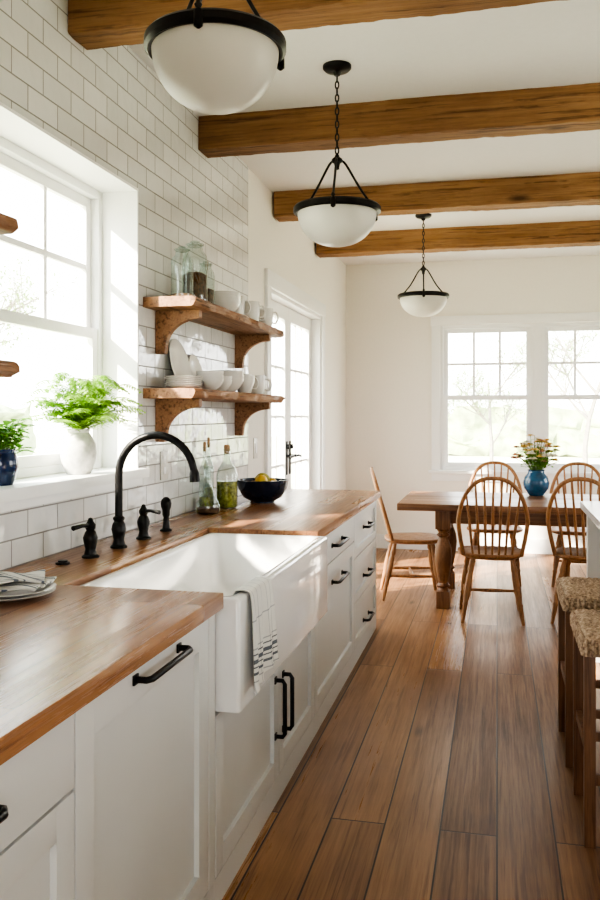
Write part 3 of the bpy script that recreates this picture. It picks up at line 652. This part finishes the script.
# ------------------------------------------------------------ dining chair
chair_cache=[]
def chair_parts(par):
    n=40; vs=[];fs=[]
    def outline(s,z,dz=0):
        o=[]
        for i in range(n):
            a=2*math.pi*i/n; c,sn=math.cos(a),math.sin(a); p=.62
            xx=.225*s*(abs(c)**p)*(1 if c>0 else -1); yy=.215*s*(abs(sn)**p)*(1 if sn>0 else -1)
            xx*=1+.10*(yy/.215)
            o.append((xx,yy,z))
        return o
    rings=[outline(.86,.425),outline(.97,.436),outline(1,.447),outline(.985,.456),outline(.93,.460),outline(.7,.452),outline(.35,.446)]
    for r_ in rings: vs+=r_
    for j in range(len(rings)-1):
        for i in range(n): fs.append((j*n+i,j*n+(i+1)%n,(j+1)*n+(i+1)%n,(j+1)*n+i))
    fs.append(tuple(range(n))); fs.append(tuple((len(rings)-1)*n+i for i in range(n)))
    mesh('seat',vs,fs,M_chair,par,ang=60,local=True)
    def leg(tx,ty,bx_,by_):
        A=Vector((tx,ty,.435)); B=Vector((bx_,by_,0)); out=[];rr=[]
        for t,r in ((0,.014),(.12,.017),(.2,.021),(.24,.015),(.27,.020),(.45,.023),(.6,.021),(.68,.015),(.71,.020),(.74,.015),(.85,.015),(1,.011)):
            out.append(A.lerp(B,t)); rr.append(r)
        return (out,rr)
    legs=[((-.15,.14),(-.205,.20)),((.15,.14),(.205,.20)),((-.13,-.14),(-.20,-.235)),((.13,-.14),(.20,-.235))]
    T=[leg(*a,*b_) for a,b_ in legs]
    for i,t in enumerate(T): tubes('leg_%d'%(i+1),[t],M_chair,par,n=12,local=True)
    def at(i,t): a,b_=legs[i]; return Vector((a[0],a[1],.435)).lerp(Vector((b_[0],b_[1],0)),t)
    def st(p,q): return ([p,p.lerp(q,.25),p.lerp(q,.5),p.lerp(q,.75),q],[.008,.011,.014,.011,.008])
    l0,l1=at(0,.58),at(2,.58); r0,r1=at(1,.58),at(3,.58)
    tubes('stretchers',[st(l0,l1),st(r0,r1),st(l0.lerp(l1,.5),r0.lerp(r1,.5))],M_chair,par,n=8,local=True)
    a_,H=.24,.53
    def by(z): return -.165-.15*(z/H)
    P=[]
    for i in range(29):
        t=math.pi*i/28; c,s=math.cos(t),math.sin(t); z=H*abs(s)**.72; x=-a_*(abs(c)**.8)*(1 if c>0 else -1)
        x*= .80+.20*min(1,z/.25)
        P.append((x,by(z),.452+z))
    tubes('bow',[(P,.0145)],M_chair,par,n=10,local=True)
    sp=[]
    for k in range(-3,4):
        xt=k*.058; q=min(1,abs(xt)/a_); z=H*(1-q**(1/.8*2))**(.72/2) if q<1 else 0
        xb_=k*.043; A=Vector((xb_,-.172+abs(k)*.004,.452)); B=Vector((xt,by(z),.452+z-.004)); M_=A.lerp(B,.4)
        sp.append(([A,M_,B],[.0075,.0105,.0065]))
    tubes('spindles',sp,M_chair,par,n=8,local=True)
def dining_chair(x,y,rot):
    e=empty('dining_chair',(x,y,0),math.radians(rot))
    if not chair_cache:
        chair_parts(e); chair_cache.extend(list(e.children))
    else:
        for c_ in chair_cache:
            o=D.objects.new(c_.name.split('.')[0],c_.data); COL.objects.link(o); o.parent=e
    return e
bpy.context.view_layer.update()
dining_chair(-.04,6.06,3)
dining_chair(.61,6.12,-14)
dining_chair(-.64,6.62,-80)
dining_chair(-.02,7.36,180)
dining_chair(.66,7.38,176)

# ------------------------------------------------------------ dining table
tb=empty('dining_table',(.4,6.62,0)); tx0,tx1,ty0,ty1=-.70,1.75,6.10,7.14
box('top',tx0,tx1,ty0,ty1,.715,.765,M_table,tb,.006)
lx=(-.38,1.43); ly=(6.25,6.99)
ap=[(lx[0]+.05,lx[1]-.05,ly[0]-.015,ly[0]+.015,.615,.7145),(lx[0]+.05,lx[1]-.05,ly[1]-.015,ly[1]+.015,.615,.7145),(lx[0]-.015,lx[0]+.015,ly[0]+.05,ly[1]-.05,.615,.7145),(lx[1]-.015,lx[1]+.015,ly[0]+.05,ly[1]-.05,.615,.7145)]
boxes('apron',ap,M_table,tb,.002)
for i,(x,y) in enumerate([(a,b_) for a in lx for b_ in ly]):
    box('leg_block',x-.055,x+.055,y-.055,y+.055,.575,.7145,M_tleg,tb,.004)
    lathe('leg_turned',[(.035,.575),(.047,.565),(.032,.548),(.050,.53),(.032,.515),(.036,.50),(.058,.44),(.064,.38),(.056,.30),(.040,.21),(.032,.185),(.050,.165),(.032,.148),(.036,.135),(.050,.125)],(x,y,0),M_tleg,tb,28)
    box('foot',x-.048,x+.048,y-.048,y+.048,.0,.126,M_tleg,tb,.006)
vx,vy,vz=.30,6.93,.7655
e=empty('flower_vase',(vx,vy,vz))
lathe('vase',[(0,0),(.05,0),(.06,.008),(.095,.06),(.103,.10),(.092,.145),(.065,.18),(.062,.195),(.07,.205),(.064,.205),(.056,.192),(.06,.18),(0,.175)],(vx,vy,vz),M_blue,e,36)
VS=[];FS=[];ST=[]; pet={0:([],[]),1:([],[]),2:([],[])}
for k in range(72):
    az=random.uniform(0,6.28); R=math.sqrt(random.uniform(.0,1))*.18; H=random.uniform(.04,.26)*(1.1-R*2.8)+.03
    tip=Vector((vx+math.cos(az)*R,vy+math.sin(az)*R,vz+.205+H)); b0=Vector((vx+math.cos(az)*.02,vy+math.sin(az)*.02,vz+.185)); ST.append(([b0,b0.lerp(tip,.5)+Vector((0,0,.015)),tip],.002))
    for j in range(4):
        a2=random.uniform(0,6.28); leafquad(VS,FS,b0.lerp(tip,random.uniform(.3,.9)),Vector((math.cos(a2),math.sin(a2),random.uniform(-.2,.7))),Vector((0,0,1)),random.uniform(.03,.055),.022,3)
    if k%3:
        V2,F2=pet[random.choice([0,2,1,0,0,2,1])]; up=(tip-b0).normalized()
        for ring,(cnt,l,el) in enumerate(((9,.038,.25),(7,.028,.8),(4,.018,1.6))):
            for j in range(cnt):
                a2=2*math.pi*j/cnt+ring; d=Vector((math.cos(a2),math.sin(a2),el)); leafquad(V2,F2,tip,d,up,l,.023,3)
mesh('foliage',VS,FS,M_basil,e,ang=180); tubes('stems',ST,M_stem,e,n=4)
for k,mt in ((0,M_petY),(1,M_petP),(2,M_petW)): mesh('blossoms',pet[k][0],pet[k][1],mt,e,ang=180)

# ------------------------------------------------------------ island + stools
il=empty('kitchen_island',(.95,3.7,0))
box('countertop',.47,1.75,1.4,5.18,.86,.90,M_quartz,il,.004)
box('body',.80,1.68,1.5,5.05,.0,.8595,M_cab,il,.003)
box('end_panel',.50,1.70,5.06,5.12,.0,.8595,M_cab,il,.003)
def stool(x,y):
    e=empty('woven_counter_stool',(x,y,0)); hw=.20; H=.685
    K=72; vs=[];fs=[]
    def hgt(u,v):
        e_=max(abs(u),abs(v)); edge=-.018*max(0,(e_-.82)/.18)**2
        cu=int((u+1)*7); cv=int((v+1)*7); pu=((u+1)*7)%1; pv=((v+1)*7)%1
        if (cu+cv)%2: w=math.sin(pu*math.pi)*.5+abs(math.sin(pv*math.pi*2.0))*.7
        else: w=math.sin(pv*math.pi)*.5+abs(math.sin(pu*math.pi*2.0))*.7
        return edge+.008*w
    for i in range(K+1):
        for j in range(K+1):
            u=-1+2*i/K; v=-1+2*j/K; vs.append((x+u*hw,y+v*(hw+.015),H-.006+hgt(u,v)))
    for i in range(K):
        for j in range(K): a=i*(K+1)+j; fs.append((a,a+K+1,a+K+2,a+1))
    mesh('woven_top',vs,fs,M_rush,e,ang=180)
    st=[]
    for k in range(5):
        z=H-.028-k*.0085; o_=.002*math.sin(k*1.2)
        a=hw+o_; b_=hw+.015+o_; st.append(([(x-a,y-b_,z),(x,y-b_-.002,z),(x+a,y-b_,z),(x+a+.002,y,z),(x+a,y+b_,z),(x,y+b_+.002,z),(x-a,y+b_,z),(x-a-.002,y,z)],.0055,True))
    for k in range(19):
        t=-1+2*k/18
        for sx in (-1,1):
            st.append(([(x+sx*(hw-.004),y+t*(hw+.008),H-.012),(x+sx*(hw+.005),y+t*(hw+.008),H-.030),(x+sx*(hw+.004),y+t*(hw+.008),H-.064)],.0065))
            st.append(([(x+t*(hw-.006),y+sx*(hw+.011),H-.012),(x+t*(hw-.006),y+sx*(hw+.020),H-.030),(x+t*(hw-.006),y+sx*(hw+.019),H-.064)],.0065))
    tubes('wrapped_rim',st,M_rush,e,n=7)
    box('seat_frame',x-hw+.006,x+hw-.006,y-hw-.009,y+hw+.009,H-.066,H-.014,M_stool,e,.004)
    L_=[]
    for sx in (-1,1):
        for sy in (-1,1):
            L_.append((x+sx*(hw-.018)-.018,x+sx*(hw-.018)+.018,y+sy*(hw-.004)-.018,y+sy*(hw-.004)+.018,0,H-.060))
    boxes('legs',L_,M_stool,e,.003)
    a=hw-.018; b_=hw-.004
    boxes('stretchers',[(x-a+.018,x+a-.018,y-b_-.010,y-b_+.010,.20,.235),(x-a+.018,x+a-.018,y+b_-.010,y+b_+.010,.20,.235),(x-a-.010,x-a+.010,y-b_+.018,y+b_-.018,.28,.315),(x+a-.010,x+a+.010,y-b_+.018,y+b_-.018,.28,.315)],M_stool,e,.002)
stool(.465,3.74); stool(.475,3.10)

# ------------------------------------------------------------ outdoors
gp=box('lawn',-60,60,-60,70,-.5,-.4,M_grass,bev=0)
def tree(x,y,h,seed,leafy=False):
    rnd=random.Random(seed); lst=[]; tips=[]
    def br(p,d,l,r,dep):
        n=4; pts=[p];q=p;dd=d
        for i in range(n):
            dd=(dd+Vector((rnd.uniform(-.18,.18),rnd.uniform(-.18,.18),rnd.uniform(-.05,.12)))).normalized(); q=q+dd*l/n; pts.append(q)
        lst.append((pts,[r*(1-.5*i/n) for i in range(n+1)]))
        if dep<=1: tips.extend(pts[1:])
        if dep==0: return
        for k in range(4):
            t=rnd.uniform(.35,1); s=pts[max(1,int(t*n))]
            a=rnd.uniform(0,6.28); nd=(dd*.7+Vector((math.cos(a),math.sin(a),rnd.uniform(-.1,.5)))*.75).normalized()
            br(s,nd,l*.62,r*.48,dep-1)
    br(Vector((x,y,-.39)),Vector((0,0,1)),h*.42,h*.012,4)
    e=empty('garden_tree',(x,y,-.39))
    tubes('branches',lst,M_bark,e,n=5,zmin=-.39)
    if leafy:
        V=[];F=[]
        for p in tips:
            for _ in range(2):
                q=p+Vector((rnd.uniform(-.12,.12),rnd.uniform(-.12,.12),rnd.uniform(-.12,.12))); leafquad(V,F,q,Vector((rnd.uniform(-1,1),rnd.uniform(-1,1),rnd.uniform(-.6,.6))),Vector((0,0,1)),rnd.uniform(.06,.11),.05,2)
        for v in V: v.z=max(v.z,-.39)
        mesh('leaves',V,F,M_outleaf,e,ang=180)
for i,(x,y,h,lf) in enumerate([(-7.0,6.2,5.5,True),(-9,10,7,False),(-11,14,8.5,True),(-12,8.5,8,False),(-8.2,12.5,5,True),(-2.6,24,7,True),(2.6,27,8,True),(-.2,30,7,True)]): tree(x,y,h,i+3,lf)
def hedge(x0,x1,y0,y1,z1,name='garden_hedge'):
    bm=bmesh.new(); bmesh.ops.create_cube(bm,size=1); bmesh.ops.subdivide_edges(bm,edges=bm.edges[:],cuts=40,use_grid_fill=True)
    for v in bm.verts:
        v.co=Vector(((x0+x1)/2+v.co.x*(x1-x0),(y0+y1)/2+v.co.y*(y1-y0),-.39+(v.co.z+.5)*(z1+.39)))
        v.co+=noise.noise_vector(v.co*.9)*.6+noise.noise_vector(v.co*3)*.2; v.co.z=max(v.co.z,-.39)
    me=D.meshes.new(name); bm.to_mesh(me); bm.free(); me.materials.append(M_hedge); o=D.objects.new(name,me); COL.objects.link(o)
hedge(-8,10,38,40,1.5); hedge(-20,-18,0,30,1.6)

# ------------------------------------------------------------ lights
w=D.worlds.new('sky'); S.world=w; w.use_nodes=True; nt=w.node_tree; bg=nt.nodes['Background']
tc=nt.nodes.new('ShaderNodeTexCoord'); sp=nt.nodes.new('ShaderNodeSeparateXYZ'); nt.links.new(tc.outputs['Generated'],sp.inputs[0])
r=nt.nodes.new('ShaderNodeValToRGB'); r.color_ramp.elements[0].color=(1,.985,.97,1); r.color_ramp.elements[1].color=(.84,.92,1,1); r.color_ramp.elements[1].position=.8
nt.links.new(sp.outputs['Z'],r.inputs['Fac']); nt.links.new(r.outputs['Color'],bg.inputs[0]); bg.inputs[1].default_value=4.6
def portal(name,loc,rot,sx,sy):
    l=D.lights.new(name,'AREA'); l.shape='RECTANGLE'; l.size=sx; l.size_y=sy; l.cycles.is_portal=True
    o=D.objects.new(name,l); o.location=loc; o.rotation_euler=rot; COL.objects.link(o)
h=math.pi/2
portal('window_portal',(-1.80,2.9,1.78),(0,-h,0),1.24,1.2)
portal('door_portal',(-1.80,6.67,1.15),(0,-h,0),2.3,1.85)
portal('window_portal',(.39,YB+.21,1.58),(-h,0,0),1.95,1.5)
for a,bb in RW: portal('window_portal',(XR+.21,(a+bb)/2,(RZ0+RZ1)/2),(0,h,0),RZ1-RZ0,bb-a)  # portals for the added right-wall fill windows
portal('window_portal',((QX0+QX1)/2,YR-.21,(QZ0+QZ1)/2),(h,0,0),QX1-QX0,QZ1-QZ0)  # portal for the added rear fill window
sn=D.lights.new('sun','SUN'); sn.energy=15; sn.angle=math.radians(2); sn.color=(1,.90,.75)
so=D.objects.new('sun',sn); so.rotation_euler=Vector((.62,.62,-.52)).to_track_quat('-Z','Y').to_euler(); so.location=(-5,-2,6); COL.objects.link(so)

S.view_settings.view_transform='AgX'
try: S.view_settings.look='AgX - High Contrast'
except Exception: pass
S.view_settings.exposure=.92

# ------------------------------------------------------------ camera
cm=D.cameras.new('camera'); cm.sensor_fit='VERTICAL'; cm.sensor_height=36; cm.sensor_width=24; cm.lens=34.0; cm.shift_y=-35/900; cm.clip_end=200
co=D.objects.new('camera',cm); co.location=(0,0,1.4); co.rotation_euler=(math.pi/2,0,math.radians(13.05)); COL.objects.link(co); S.camera=co
